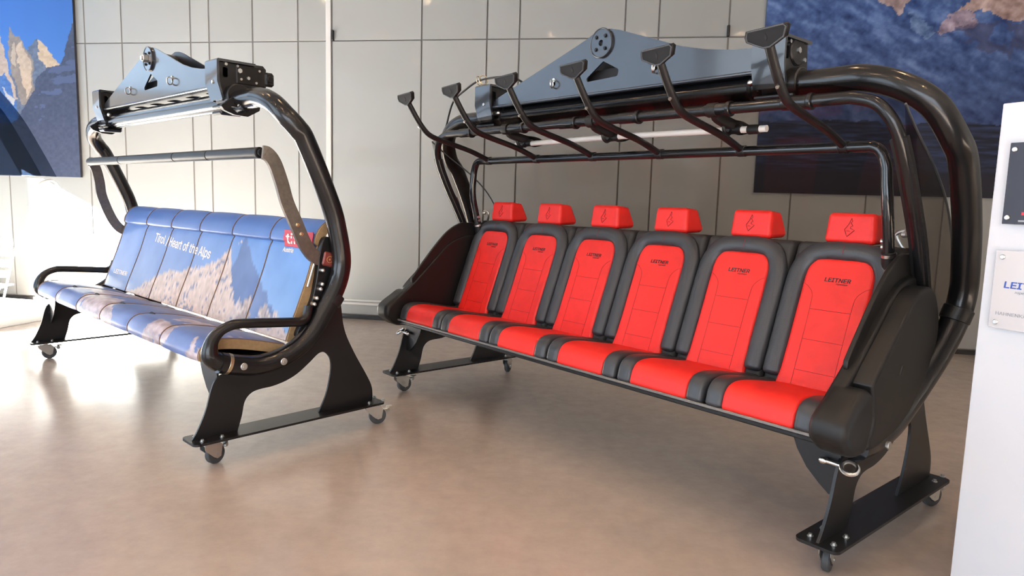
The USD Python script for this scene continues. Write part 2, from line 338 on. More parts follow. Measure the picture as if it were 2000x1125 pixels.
def paint_left(U, Z):
    py = (3.543 - Z) / .00585; px = 148 + 15 * py / 345 + (U + 3.88) / .00697
    q = np.stack([px, py, 0 * px], -1); n1 = fbm(q / 18, 4, 3); n2 = fbm(q / 5, 3, 9)
    wx, wy = px + (n1 - .5) * 12 + (n2 - .5) * 4, py + (fbm(q / 14, 4, 5) - .5) * 12
    C = np.zeros(px.shape + (3,)) + [62, 118, 205]; C += ((py / 345)[..., None] * [25, 25, 10])
    def fill(P, col, k=18):
        m = inpoly(P, wx, wy); C[m] = np.asarray(col) + ((n2 - .5) * 2 * k)[m][:, None]
    fill([(60, 100), (80, 75), (125, 130), (160, 160), (160, 260), (30, 260), (30, 150)], (96, 112, 140))
    fill([(-80, 60), (-40, 10), (-12, 30), (3, 38), (20, 110), (30, 150), (40, 195), (-80, 210)], (186, 172, 164))
    fill([(25, 75), (30, 50), (36, 68), (48, 69), (70, 115), (76, 170), (62, 205), (45, 200), (35, 150), (26, 110)], (140, 134, 132))
    fill([(42, 90), (50, 78), (66, 118), (72, 165), (60, 190), (50, 150), (42, 120)], (192, 176, 160))
    fill([(34, 80), (40, 90), (38, 130), (30, 120)], (184, 172, 160), 10)
    fill([(80, 75), (105, 98), (121, 126), (101, 132), (84, 112)], (196, 178, 156))
    fill([(0, 150), (20, 140), (34, 190), (44, 240), (-10, 260)], (72, 116, 186))
    fill([(10, 170), (36, 195), (30, 205)], (190, 195, 205), 8)
    fill([(145, 46), (170, 40), (170, 360), (-90, 360), (-90, 250), (38, 235), (60, 195), (76, 172), (82, 146), (97, 130), (120, 127), (132, 108)], (66, 78, 108), 12)
    sn = (fbm(np.stack([px / 30, py / 12, 0 * px], -1), 4, 21) > .62) & inpoly([(145, 90), (165, 90), (160, 160), (60, 260), (60, 210), (90, 150)], px, py); C[sn] = (80, 96, 136)
    return np.clip(C * [.86, .84, .82], 0, 255)
def paint_right(U, Z):
    px = 1474 + (U - 3.799) / .00472; py = (3.407 - Z) / .00495
    q = np.stack([px, py, 0 * px], -1); n1 = fbm(q / 40, 5, 4); n2 = fbm(q / 9, 4, 8)
    d = fbm(np.stack([(px + 1.3 * py) / 60, (py - .6 * px) / 16, 0 * px], -1), 4, 6)
    wx, wy = px + (n1 - .5) * 50 + (n2 - .5) * 14, py + (fbm(q / 25, 4, 12) - .5) * 34
    C = np.zeros(px.shape + (3,)) + [62, 88, 138]; C += ((d - .5) * 95)[..., None] + ((n2 - .5) * 60)[..., None]
    t = np.clip((py - 30) / 230, 0, 1)[..., None]; C = C * (1 - .45 * t) + np.array([34, 42, 72]) * .45 * t
    for P, col in (([(1690, -60), (1785, -60), (1785, 2), (1736, 22), (1722, 30), (1695, 8)], (158, 140, 140)), ([(1590, -60), (1630, -60), (1626, 2), (1612, 4)], (128, 108, 128)),
                   ([(1840, 40), (1858, -60), (2200, -60), (2200, 60), (2000, 46), (1958, 44), (1905, 44), (1880, 26), (1850, 32)], (160, 138, 134)),
                   ([(1800, 56), (1838, 32), (1868, 30), (1876, 50), (1850, 60), (1812, 66)], (136, 122, 138)), ([(1738, 36), (1752, 34), (1800, 62), (1780, 76), (1745, 52)], (88, 112, 152))):
        m = inpoly(P, wx, wy); C[m] = np.asarray(col) + ((n2 - .5) * 90)[m][:, None] + ((d - .5) * 60)[m][:, None]
    m = inpoly([(1790, 58), (1880, 48), (2050, 46), (2200, 40), (2200, 150), (1960, 120), (1850, 84)], wx, wy) & (n1 < .56); C[m] = C[m] * .45 + np.array([58, 56, 82]) * .55
    w = py > 236 + (n1 - .5) * 26; rip = fbm(np.stack([px / 46, py / 3.2, 0 * px], -1), 4, 31)
    C[w] = (np.array([26, 34, 58]) + ((rip - .5) * 90)[..., None] * [.6, .9, 1.3])[w]
    b = np.clip((py - 318) / 22, 0, 1)[..., None]; C = C * (1 - b) + np.array([24, 25, 38]) * b
    return np.clip(C, 4, 255)
poster('poster', 'tall poster of pale rock spires under blue sky, at the left of the panelled wall', -5.75, -3.885, 1.515, 4.1, paint_left)
poster('poster', 'large dark blue mountain lake poster behind the red-seated chairlift', 3.785, 6.9, 1.537, 4.1, paint_right, .011)

# ------------------------------------------------------------------ parts shared by both chairlifts
def text_plane(txt, height, origin, ex, ey, nrm, depth=.0012, bold=False, sx=1.0, slant=0.0, center=True):
    m = meshkit.text_mesh(txt, height, depth, bold); v = m.vertices.copy()
    if center: v[:, 0] -= (v[:, 0].min() + v[:, 0].max()) / 2
    v[:, 0] = v[:, 0] * sx + slant * v[:, 1]
    m.vertices = np.asarray(origin) + v[:, :1] * np.asarray(ex) + v[:, 1:2] * np.asarray(ey) + v[:, 2:] * np.asarray(nrm); return m
BLADE_FRONT = [(-.585, .150), (-.555, .195), (-.512, .29), (-.482, .395), (-.455, .445), (-.40, .468), (-.31, .460), (-.19, .437), (-.06, .468), (.06, .545), (.16, .66), (.235, .80), (.262, .86)]
BLADE_BACK = [(.275, .80), (.300, .62), (.365, .475), (.452, .325), (.490, .25), (.500, .195), (.497, .150)]
BLADE_HOLE = [(.13, .150), (.178, .246), (.207, .36), (.21, .437), (.192, .477), (.160, .500), (.125, .492), (.07, .45), (0, .402), (-.07, .372), (-.15, .355), (-.225, .351), (-.273, .338), (-.308, .30), (-.326, .225), (-.35, .150)]
def base_stand(root, side, rings):
    x = 1.56 * side
    poly = Polygon(np.vstack([smoothpath(BLADE_FRONT, 5), smoothpath(BLADE_BACK, 5), smoothpath(BLADE_HOLE, 5)])).buffer(0)
    b = obj('stand_blade', ext(poly, .012, 'x', x - .006), M['steel'], root)
    gx = np.array([(0, .50), (.20, .50), (.175, .44), (.13, .375), (.075, .325), (.035, .295), (.006, .30), (0, .33)])
    g = ext([(x - side * a, z) for a, z in gx], .010, 'y', -.45)
    obj('gusset', g, M['steel'], b)
    pl = rrect(x - .085, x + .085, -.605, .545, .03)
    p = obj('base_plate', ext(pl, .012, 'z', .138), M['steel'], root)
    for y in (-.50, .50):
        for dx in (-.045, .045):
            for dy in (-.05, .05):
                obj('bolt', [cyl((x + dx, y + dy, .149), (x + dx, y + dy, .153), .012, 12), cyl((x + dx, y + dy, .152), (x + dx, y + dy, .161), .0075, 6)], M['zinc'], p)
    if rings:
        obj('eye_bolt', [ring((x + side * .045, -.472, .43), .029, .0085, (side * .25, -.50, .8)), cyl((x - side * .05, -.472, .43), (x + side * .02, -.472, .43), .009, 12), rhull([(x - side * .05, -.472, .43), (x - side * .06, -.472, .43)], .014)], M['chrome'], root)
    for y, turn in ((-.50, .25), (.50, -.35)):
        caster(root, (x, y), turn * side + (0 if side > 0 else .2))
def caster(root, xy, turn):
    R = .052; off = .035
    c, s = math.cos(turn), math.sin(turn); A = np.array([[c, -s, 0], [s, c, 0], [0, 0, 1]])
    pl = lambda m: moved(m, (xy[0], xy[1], 0), A)
    cheek = Polygon([(-.035, .112), (.045, .112), (.062, .095), (off + .018, R - .012), (off, R - .018), (off - .018, R - .008), (-.032, .09)]).buffer(.004)
    fork = [ext(cheek, .003, 'x', -.022), ext(cheek, .003, 'x', .019), cbox(-.022, .022, -.036, .05, .108, .118, .004), cyl((0, 0, .116), (0, 0, .131), .030, 20, .003), cbox(-.045, .045, -.05, .05, .131, .138, .002),
            cyl((-.026, off, R), (.026, off, R), .008, 6)]
    f = obj('caster', [pl(m) for m in fork], M['zinc'], root)
    wheel = [cyl((-.0155, off, R), (.0155, off, R), R, 30, .005)]
    obj('wheel', [pl(m) for m in wheel], M['rubber'], f)
    obj('hub', [pl(cyl((-.0175, off, R), (.0175, off, R), .028, 22, .003))], M['tread'], f)
    lever = [cbox(-.020, .020, .045, .098, .088, .094, .003), cbox(-.013, .013, .088, .112, .070, .100, .006), cbox(-.011, .011, .09, .128, .100, .107, .003), cyl((-.013, .1, .082), (.013, .1, .082), .008, 10)]
    obj('brake_lever', [pl(m) for m in lever], M['zinc'], f)
def hanger(root, y0):
    """The lifting plates over the beam, their flange, hub and eyes."""
    top = [(-.93, 1.985), (-.93, 2.012), (-.91, 2.030), (-.115, 2.283), (-.06, 2.308), (0, 2.318), (.06, 2.312), (.12, 2.296), (.52, 2.156), (.66, 2.122), (.80, 2.10), (.95, 2.088), (.95, 1.985)]
    hole = Polygon([(-.115, 2.068), (.012, 2.150), (.125, 2.095), (.118, 2.060), (-.10, 2.052)]).buffer(-.012).buffer(.012, 4)
    body = Polygon(top).difference(hole)
    for e in (-.37, .37): body = body.difference(Point(e, 2.07).buffer(.012))
    h = obj('hanger_plate', ext(body, .010, 'y', y0), M['plate'], root)
    obj('hanger_plate', ext(body, .010, 'y', y0 + .165), M['steel'], root)
    obj('inner_web', cbox(-.60, .085, y0 + .055, y0 + .062, 1.99, 2.12, .001), M['ink'], root)
    fl = Polygon([(-.93, y0), (.95, y0), (.95, y0 + .175), (-.93, y0 + .175)])
    for c in np.arange(-.75, .8, .30): fl = fl.difference(rrect(c - .07, c + .07, y0 + .065, y0 + .12, .02))
    obj('flange', ext(fl, .010, 'z', 1.975), M['plate'], root)
    obj('flange_lip', [tube([(-.93, y0 - .002, 1.983), (.95, y0 - .002, 1.983)], .009, 10), tube([(-.93, y0 + .17, 1.983), (.95, y0 + .17, 1.983)], .009, 10)], M['plate'], root)
    hub = obj('pivot_hub', [ext(Point(0, 2.245).buffer(.078, 20).difference(Point(0, 2.245).buffer(.016)), .012, 'y', y0 - .012), ring((0, y0 - .011, 2.245), .0755, .004, (0, 1, 0), 36), cyl((0, y0, 2.245), (0, y0 + .19, 2.245), .05, 24)], M['plate'], root)
    for a in (45, 135, 225, 315):
        x, z = .046 * math.cos(math.radians(a)), 2.245 + .046 * math.sin(math.radians(a))
        obj('bolt', [cyl((x, y0 - .0125, z), (x, y0 - .012, z), .012, 14), cyl((x, y0 - .020, z), (x, y0 - .012, z), .008, 6)], M['steel'], hub)
    for e in (-.37, .37):
        obj('lifting_eye', [ring((e, y0 - .018, 2.068), .022, .0045, (.75, .35, 0)), cyl((e, y0 - .006, 2.09), (e, y0 + .004, 2.09), .012, 14)], M['chrome'], root)
def bracket(root, s, y0, x0=.93, x1=1.085, big=False):
    """A bent strap round beam and hanger plate."""
    X0, X1 = min(s * x0, s * x1), max(s * x0, s * x1)
    prof = [(y0 + .19, 2.125), (y0 - .028, 2.125), (y0 - .036, 2.117), (y0 - .036, 2.0), (y0 - .008, 1.905), (y0 + .006, 1.905), (y0 - .022, 2.003), (y0 - .022, 2.108), (y0 - .018, 2.112), (y0 + .19, 2.112)]
    b = obj('bracket', ext(prof, X1 - X0, 'x', X0), M['plate'], root)
    cheek = Polygon([(y0 - .022, 2.11), (y0 + .19, 2.11), (y0 + .20, 2.0), (y0 + .17, 1.90), (y0, 1.90), (y0 - .02, 1.99)]).difference(rrect(y0 + .005, y0 + .035, 2.03, 2.085, .01))
    obj('cheek', [ext(cheek, .010, 'x', X0 + .012), ext(cheek, .010, 'x', X1 - .03)], M['steel'], b)
    cx = s * (x1 + .03)
    obj('clamp_ring', [cyl((s * (x0 + .03), y0 + .075, 1.925), (s * (x1 + .035), y0 + .075, 1.925), .072, 24, .006), cbox(min(s * x0, cx), max(s * x0, cx), y0 + .0, y0 + .15, 1.865, 1.88, .004)], M['steel'], b)
    xf = s * x1
    for (dy, z, r) in ((.10, 2.075, .014), (.02, 2.10, .009), (.15, 2.04, .010)):
        obj('bolt', [cyl((xf - s * .03, y0 + dy, z), (xf - s * .004, y0 + dy, z), r, 6), cyl((xf - s * .03, y0 + dy, z), (xf - s * .024, y0 + dy, z), r * 1.5, 16)], M['chrome'], b)
    obj('bolt', [cyl((s * x0 - s * .03, y0 + .02, 1.945), (s * x0 + s * .02, y0 + .02, 1.945), .014, 12), rhull([(s * x0 - s * .03, y0 + .02, 1.945)], .016)], M['chrome'], b)
    obj('bolt', cyl(((X0 + X1) / 2 + .02, y0 - .042, 2.0), ((X0 + X1) / 2 + .02, y0 - .03, 2.0), .010, 14, .002), M['zinc'], b)
    return b

# ------------------------------------------------------------------ the chairlift with six red seats
A1 = -.866180
chair = thing('chairlift_chair', 'six-seat chairlift with red and black seats, raised footrests and tinted bubble', 'chairlift', (.60337, 4.05233, 0), A1)
Y1 = -.20
side1 = [(1.22, -.125, 1.925), (1.38, -.125, 1.920), (1.52, -.11, 1.875), (1.625, -.07, 1.80), (1.685, .0, 1.68), (1.70, .08, 1.585), (1.70, .19, 1.36), (1.695, .25, 1.18), (1.687, .283, 1.06), (1.676, .268, .955), (1.652, .20, .82), (1.62, .11, .69), (1.598, .01, .59), (1.59, -.10, .525), (1.585, -.25, .49), (1.585, -.40, .49)]
loop = [(-x, y, z) for x, y, z in side1[::-1]] + [(-.6, -.125, 1.925), (0, -.125, 1.925), (.6, -.125, 1.925)] + side1
ht = obj('hanger_tube', tube(smoothpath(loop, 7), .054, 24), M['tube'], chair)
for s in (-1, 1): obj('clamp_band', cyl((s * .88, -.125, 1.925), (s * .90, -.125, 1.925), .057, 28, .002), M['steel'], ht)
for s in (-1, 1): obj('collar', cyl((s * 1.682, .275, .99), (s * 1.671, .26, .935), .060, 24, .003), M['steel'], ht)
hanger(chair, Y1)
for s in (-1, 1):
    b = bracket(chair, s, Y1)
    obj('pulley_cover', [cyl((s * 1.04, Y1 + .10, 2.07), (s * 1.075, Y1 + .10, 2.07), .062, 24, .006)], M['steel'], b)
for s in (-1, 1): base_stand(chair, s, True)

# seats
SO = np.array([0, -.10, .585]); SV = np.array([0, .350, .937]); SN = np.array([0, -.937, .350])
def S(u, v, h, xc=0.0): return np.array([xc + u, 0, 0]) + SO + SV * v + SN * h
def onback(pts2, h, xc): return np.array([S(u, v, h, xc) for u, v in pts2])
CUSH = [(-.548, .545), (-.547, .575), (-.535, .612), (-.508, .640), (-.465, .652), (-.40, .650), (-.30, .634), (-.20, .615), (-.10, .600), (-.02, .595), (0.0, .585), (0, .53), (-.10, .522), (-.30, .525), (-.50, .530)]
CUSHS = smoothpath(CUSH, 4, True)
EMB = [(.004, .044), (.010, .030), (.002, .024), (.013, .010), (.005, .006), (.003, -.002), (.0225, -.010), (-.008, -.040), (-.015, -.026), (-.0225, -.008), (-.006, .016), (.004, .044)]
def ph(u, v=.3, xc=0.0):
    u, v = np.asarray(u, float), np.asarray(v, float) + 0 * np.asarray(u, float)
    wr = fbm(np.stack([(u + xc) * 10 + v * 9, v * 16 - u * 14, 0 * u + xc], -1), 3, 77) - .5
    return .0146 - .007 * np.clip(1 - (u / .15) ** 2, 0, 1) + wr * .006 * np.clip(1.15 - v / .45, .12, 1)
def onpanel(pts, xc, lift=.0003): return np.array([S(u, v, float(ph(u, v, xc)) + lift, xc) for u, v in pts])
def paneltext(txt, h, v0, sx, slant, bold, xc, uc=0.0):
    m = meshkit.text_mesh(txt, h, .0008, bold); v = m.vertices; u = (v[:, 0] - (v[:, 0].min() + v[:, 0].max()) / 2) * sx + slant * v[:, 1] + uc
    m.vertices = np.array([S(a, v0 + b, float(ph(a, v0, xc)) + .0005 + c, xc) for a, b, c in zip(u, v[:, 1], v[:, 2])]); return m
def seat(k):
    xc = (k - 2.5) * .5
    lab = ['far-end', 'second', 'third', 'fourth', 'fifth', 'near-end'][k]
    sh = rhull([S(u, v, h, xc) for u in (-.212, .212) for v, h in ((.0, -.115), (.0, -.04), (.672, -.04), (.70, -.13))], .034)
    seat_p = obj('seat', sh, M['shell'], chair, 50, label=f'{lab} red and black seat')
    # red panel of the backrest
    vs = np.concatenate([np.linspace(-.02, .08, 8), np.linspace(.11, .45, 10), .622 - .172 * (1 - np.sin(np.linspace(.08, PI / 2, 14)))])
    ws = np.interp(vs, [-.02, .02, .07, .20, .48], [.172, .168, .161, .158, .158]); tt = np.clip((vs - .492) / .13, 0, 1); ws = ws * (.30 + .70 * (1 - tt ** 3.2) ** (1 / 2.6))
    us = np.sin(np.linspace(-PI / 2, PI / 2, 27)); U = us[None] * ws[:, None]; V = vs[:, None] + 0 * U
    Hh = ph(U, V, xc) - .016 * np.clip((np.abs(us)[None] - .90) / .10, 0, 1) ** 2.2 - .014 * np.clip((V - .606) / .016, 0, 1) ** 2
    G0 = np.array([xc, 0, 0]) + SO + U[..., None] * [1, 0, 0] + V[..., None] * SV + Hh[..., None] * SN
    obj('backrest_panel', sheet(G0, G0 - SN * .04), M['red'], seat_p, 60)
    # bolster: an arch round the panel
    arch = [(-.200, .035), (-.201, .09), (-.201, .25), (-.201, .48), (-.190, .57), (-.150, .632), (-.08, .655), (0, .658), (.08, .655), (.150, .632), (.190, .57), (.201, .48), (.201, .25), (.201, .09), (.200, .035)]
    P = onback(smoothpath(arch, 6), -.004, xc); n = len(P); sc = np.ones(n); sc[:4] = (.35, .7, .88, .97); sc[-4:] = (.97, .88, .7, .35)
    obj('backrest_bolster', tube(P, .046, 16, SN, .031, scale=sc), M['dark'], seat_p, 60)
    hs = .0075
    sm = []
    for sgn in (-1, 1):
        sm.append(tube(onpanel(smoothpath([(sgn * .152, .490), (sgn * .125, .475), (sgn * .100, .445), (sgn * .094, .40), (sgn * .092, .25), (sgn * .092, .0)], 5), xc), .0010, 5))
    for v in (.371, .228, .083): sm.append(tube(onpanel([(a, v) for a in np.linspace(-.092, .092, 9)], xc), .0010, 5))
    sm.append(tube(onback([(0, .630), (0, .676)], .030, xc), .0010, 5))
    obj('stitching', sm, M['seam'], seat_p)
    obj('lettering', [paneltext('LEITNER', .0185, .507, 1.12, .12, True, xc), paneltext('ropeways', .0075, .4955, 1.1, .2, False, xc, .022)], M['ink'], seat_p, False)
    # headrest, its front a little steeper than the back
    hp = [(u, y, z) for u in (-.092, .092) for y, z in ((.166, 1.258), (.176, 1.352), (.245, 1.345), (.285, 1.262))]
    hm = rhull([(xc + (u * (1 - .06 * (z > 1.3))), y, z) for u, y, z in hp], .023)
    hr = obj('headrest', hm, M['red'], seat_p, 60)
    th = np.array([0, .125, .992]); nh = np.array([0, -.992, .125])
    C = np.array([xc, .1478, 1.308])
    obj('emblem', [tube([C + np.array([1, 0, 0]) * a + th * b + nh * .001 for a, b in EMB], .0011, 5), tube([C + np.array([1, 0, 0]) * a + th * b + nh * .001 for a, b in ((-.013, -.014), (-.004, -.0135), (.002, -.016))], .0009, 5)], M['inkred'], hr)
    # cushion
    cu = obj('seat_cushion', soft(CUSHS, xc - .160, xc + .160, .014), M['red'], seat_p, 60)
    B = CUSHS.copy(); c0 = B.mean(0); B = c0 + (B - c0) * [1.012, 1.06]; B[:, 1] += .004
    for sgn in (-1, 1):
        a, b = sorted((xc + sgn * .156, xc + sgn * .244)); obj('cushion_bolster', soft(B, a, b, .026, 4), M['dark'], seat_p, 60)
for k in range(6): seat(k)
obj('seat_pan', [cbox(-1.53, 1.53, -.535, .02, .506, .530, .006), cbox(-1.50, 1.50, .02, .12, .50, .58, .01)], M['steel'], chair)
obj('front_strip', cbox(-1.52, 1.52, -.556, -.538, .532, .545, .003), M['lip'], chair)

# end panels and armrests
WING = [(.05, 1.215), (-.02, 1.21), (-.13, 1.150), (-.26, 1.022), (-.405, .850), (-.428, .815), (-.418, .785), (-.37, .815), (-.10, 1.07), (.02, 1.09), (.20, 1.10), (.23, 1.15), (.16, 1.205)]
SIDE = [(-.615, .545), (-.635, .585), (-.625, .63), (-.57, .675), (-.42, .79), (-.25, .945), (-.10, 1.075), (.05, 1.12), (.22, 1.10), (.28, .98), (.24, .84), (.15, .70), (.02, .585), (-.12, .515), (-.30, .487), (-.50, .49)]
NOSE = [(-.615, .535), (-.645, .575), (-.640, .630), (-.605, .665), (-.545, .702), (-.48, .738), (-.425, .715), (-.405, .64), (-.42, .56), (-.45, .495), (-.54, .492)]
OUT = [(-.43, .50), (-.40, .60), (-.43, .725), (-.42, .77), (-.25, .925), (-.12, 1.045), (-.04, 1.085), (.05, 1.085), (.12, 1.03), (.17, .90), (.12, .76), (.0, .63), (-.12, .55), (-.25, .51)]
for s in (-1, 1):
    f = (lambda m: m) if s > 0 else mirror
    p = obj('side_panel', f(soft(smoothpath(SIDE, 4, True), 1.512, 1.575, .012)), M['plastic'], chair, 45)
    obj('wing', f(soft(smoothpath(WING, 4, True), 1.525, 1.545, .006)), M['plastic'], p, 45)
    a = obj('armrest', f(soft(smoothpath(OUT, 4, True), 1.545, 1.648, .014, 4)), M['plastic'], chair, 50)
    obj('armrest_nose', f(soft(smoothpath(NOSE, 4, True), 1.508, 1.655, .036, 5)), M['plastic'], a, 60)
    obj('drain_slot', f(rhull([(1.645, -.20, .76), (1.645, -.185, .79)], .007)), M['ink'], a)
    obj('bolt', f(cyl((1.66, -.30, .50), (1.675, -.30, .50), .017, 18, .003)), M['zinc'], a)

# footrest frame: arms, rail and six footrests
fr = obj('footrest_rail', tube(fillet([(-1.45, .11, 1.13), (-1.45, .08, 1.25), (-1.45, .03, 1.42), (-1.43, .03, 1.60), (-1.39, .025, 1.660), (1.39, .025, 1.660), (1.43, .03, 1.60), (1.45, .03, 1.42), (1.45, .08, 1.25), (1.45, .11, 1.13)], [.0, .1, .1, .08, .06, .06, .08, .1, .1, 0], 7), .024, 16), M['gloss'], chair)
for s in (-1, 1):
    obj('end_sleeve', [cyl((s * 1.45, .088, 1.215), (s * 1.45, .115, 1.115), .030, 18, .003), cyl((s * 1.45, .112, 1.13), (s * 1.47, .15, 1.03), .026, 16, .003)], M['plastic'], fr)
    obj('trim_ring', cyl((s * 1.45, .090, 1.208), (s * 1.45, .094, 1.195), .0315, 18), M['chrome'], fr)
    for y, z in ((.075, 1.26), (.085, 1.235)): obj('bolt', cyl((s * 1.42, y, z), (s * 1.43, y, z), .010, 10), M['zinc'], fr)
ARM = [(.028, 1.662), (-.15, 1.72), (-.38, 1.770), (-.475, 1.798), (-.528, 1.838), (-.580, 1.90), (-.640, 1.985)]
for k in range(6):
    xc = (k - 2.5) * .5
    P = smoothpath([(xc, y, z) for y, z in ARM], 5)
    a = obj('footrest', tube(P, .017, 12, (1, 0, 0), .019), M['steel'], chair)
    tl = np.array([0, -.35, .94]); nn = np.array([0, -.94, -.35]); C = np.array([xc, -.655, 2.010])
    pg = np.array([(-.088, .012), (-.080, .034), (.080, .042), (.090, .032), (.076, -.004), (.012, -.036), (-.018, -.036), (-.084, -.006)])
    m = soft(pg, -.012, .012, .005); v = m.vertices
    m.vertices = C + v[:, 1:2] * [1, 0, 0] + v[:, 2:] * tl + v[:, :1] * nn
    if m.volume < 0: m.faces = m.faces[:, ::-1]
    pad = obj('foot_pad', m, M['pad'], a, 40)
    rim = pg * .90 + [0, .0005]; rim = np.vstack([rim, rim[:1]])
    obj('pad_rim', tube(C + rim[:, :1] * [1, 0, 0] + rim[:, 1:] * tl + nn * .012, .0035, 6), M['rubber'], pad)
    dm = ext([(0, .018), (.006, .004), (0, -.010), (-.006, .004)], .002, 'z', .0115); v = dm.vertices
    dm = trimesh.Trimesh(C + v[:, :1] * [1, 0, 0] + v[:, 1:2] * tl + v[:, 2:] * nn, dm.faces, process=False)
    obj('diamond_mark', dm, M['ink'], pad)
    obj('rivet', cyl((xc, -.552, 1.853), (xc, -.566, 1.842), .007, 10), M['zinc'], a)
    obj('rail_clamp', cyl((xc - .022, .027, 1.661), (xc + .022, .027, 1.661), .028, 18, .003), M['steel'], a)

# bubble: frame, tinted sheet, rod and latch levers
BF = [(1.585, .12, 1.06), (1.585, .02, 1.27), (1.58, -.09, 1.46), (1.57, -.17, 1.61), (1.545, -.215, 1.72), (1.48, -.235, 1.80), (1.38, -.238, 1.83)]
bp = smoothpath([(-x, y, z) for x, y, z in BF[::-1]][::-1][0:0] + BF, 6)
full = np.vstack([bp * [-1, 1, 1], bp[::-1]])
bf = obj('bubble_frame', tube(full, .025, 16), M['tube'], chair)
for x in (-1.15, -.62, -.18, .27, .80, 1.18):
    obj('sleeve', [cyl((x - .085, -.238, 1.83), (x + .03, -.238, 1.83), .030, 18, .003), cyl((x + .03, -.238, 1.83), (x + .05, -.238, 1.83), .036, 18, .003)], M['tube'], bf)
for s in (-1, 1): obj('frame_channel', tube(bp[:22] * [s, 1, 1], .020, 4, (1, 0, 0), .045, PI / 4), M['steel'], bf)
SP = smoothpath([(-.235, 1.79), (-.10, 1.70), (.12, 1.57), (.29, 1.43), (.40, 1.26), (.44, 1.04), (.42, .88)], 5)
def sheetgrid(off):
    xs = np.linspace(-1.585, 1.585, 25); G = []
    for y, z in SP:
        G.append([(x, y + off * .6, z + off * .8 + .14 * (1 - (x / 1.585) ** 6) * max(0, (z - 1.2) / .6)) for x in xs])
    return np.array(G)
obj('bubble', sheet(sheetgrid(0), sheetgrid(.004)), M['bubble'], chair, 50, label='tinted transparent bubble')
sidepoly = [(y, z) for y, z in SP] + [(.30, .87), (.20, .93), (.12, 1.06), (.02, 1.27), (-.09, 1.46), (-.17, 1.61), (-.215, 1.72)]
for s in (-1, 1): obj('bubble_side', ext(sidepoly, .004, 'x', s * 1.587 - .002), M['bubble'], chair)
for s in (-1, 1): obj('bubble_edge', tube([(s * 1.587, y, z) for y, z in SP], .005, 8), M['rubber'], chair)
obj('bubble_rod', tube(smoothpath([(-.86, -.06, 1.750), (-.4, -.06, 1.756), (.05, -.06, 1.760), (.5, -.06, 1.757), (.925, -.06, 1.752)], 6), .016, 14), M['alu'], chair)
for x in (-.75, -.02, .75):
    L = [cyl((x - .025, -.238, 1.83), (x + .025, -.238, 1.83), .034, 16, .003), soft(smoothpath([(-.25, 1.835), (-.215, 1.805), (-.12, 1.80), (.0, 1.80), (.09, 1.775), (.10, 1.765), (.0, 1.735), (-.05, 1.755), (-.13, 1.76), (-.22, 1.785)], 3, True), x - .018, x + .018, .007),
         ring((x, -.11, 1.765), .035, .009, (1, 0, 0)), cyl((x - .045, -.06, 1.757), (x + .045, -.06, 1.757), .022, 14, .003)]
    obj('latch_lever', L, M['plastic'], chair, 45)
for x in (-.80, .86): obj('rod_holder', cyl((x - .03, -.06, 1.752), (x + .03, -.06, 1.752), .023, 14, .003), M['plastic'], chair)
cb = obj('cable', tube(smoothpath([(-1.60, -.13, 1.84), (-1.58, -.12, 1.90), (-1.496, -.12, 2.069), (-1.345, -.12, 2.143), (-1.20, -.12, 2.186), (-1.007, -.12, 2.189), (-.85, -.12, 2.172), (-.76, -.10, 2.13)], 6), .0065, 8), M['plastic'], chair)
obj('cable_ring', ring((-1.20, -.12, 2.186), .030, .003, (1, .4, .2)), M['brass'], cb); obj('cable_ring', ring((-1.15, -.12, 2.187), .030, .003, (1, -.4, .1)), M['brass'], cb)
for s in (-1, 1):
    obj('hook', [tube(smoothpath([(s * 1.50, .20, 1.19), (s * 1.46, .19, 1.24), (s * 1.44, .18, 1.29), (s * 1.48, .17, 1.31)], 5), .008, 8), rhull([(s * 1.475, .17, 1.29)], .014), rhull([(s * 1.478, .175, 1.20)], .013)], M['zinc'], chair)

obj('gas_spring', [tube([(-1.635, .14, 1.09), (-1.63, .02, 1.40)], .010, 10), tube([(-1.63, .03, 1.385), (-1.62, -.13, 1.56)], .005, 8)], M['chrome'], chair)

# ------------------------------------------------------------------ the chairlift with the printed bench
A2 = -.755949
bench = thing('chairlift_chair', 'chairlift bench padded in blue mountain-print covers, with black hanger tube, on a wheeled stand', 'chairlift', (-2.317189, 4.878381, 0), A2)
Y2 = -.165
side2 = [(1.22, -.09, 1.905), (1.36, -.09, 1.903), (1.49, -.085, 1.865), (1.57, -.06, 1.80), (1.605, -.01, 1.735), (1.61, .04, 1.66), (1.61, .185, 1.337), (1.61, .23, 1.18), (1.61, .252, 1.05), (1.61, .247, .965), (1.61, .215, .87), (1.605, .14, .735), (1.60, .05, .61), (1.60, -.08, .525), (1.60, -.23, .493), (1.60, -.36, .510), (1.60, -.455, .537)]
loop = [(-x, y, z) for x, y, z in side2[::-1]] + [(-.6, -.09, 1.905), (0, -.09, 1.905), (.6, -.09, 1.905)] + side2
ht = obj('hanger_tube', tube(smoothpath(loop, 7), .054, 24), M['tube'], bench)
for s in (-1, 1): obj('collar', cyl((s * 1.605, .215, .835), (s * 1.604, .18, .785), .060, 24, .003), M['steel'], ht)
for s in (-1, 1): obj('joint_band', cyl((s * 1.60, -.405, .522), (s * 1.60, -.422, .528), .0555, 24, .001), M['brass'], ht)
for s in (-1, 1):
    for (y, z) in ((-.35, .51), (-.13, .503)):
        obj('bolt', [cyl((s * 1.648, y, z), (s * 1.659, y, z), .019, 20, .003), cyl((s * 1.657, y, z), (s * 1.664, y, z), .009, 6)], M['zinc'], ht)
hanger(bench, Y2)
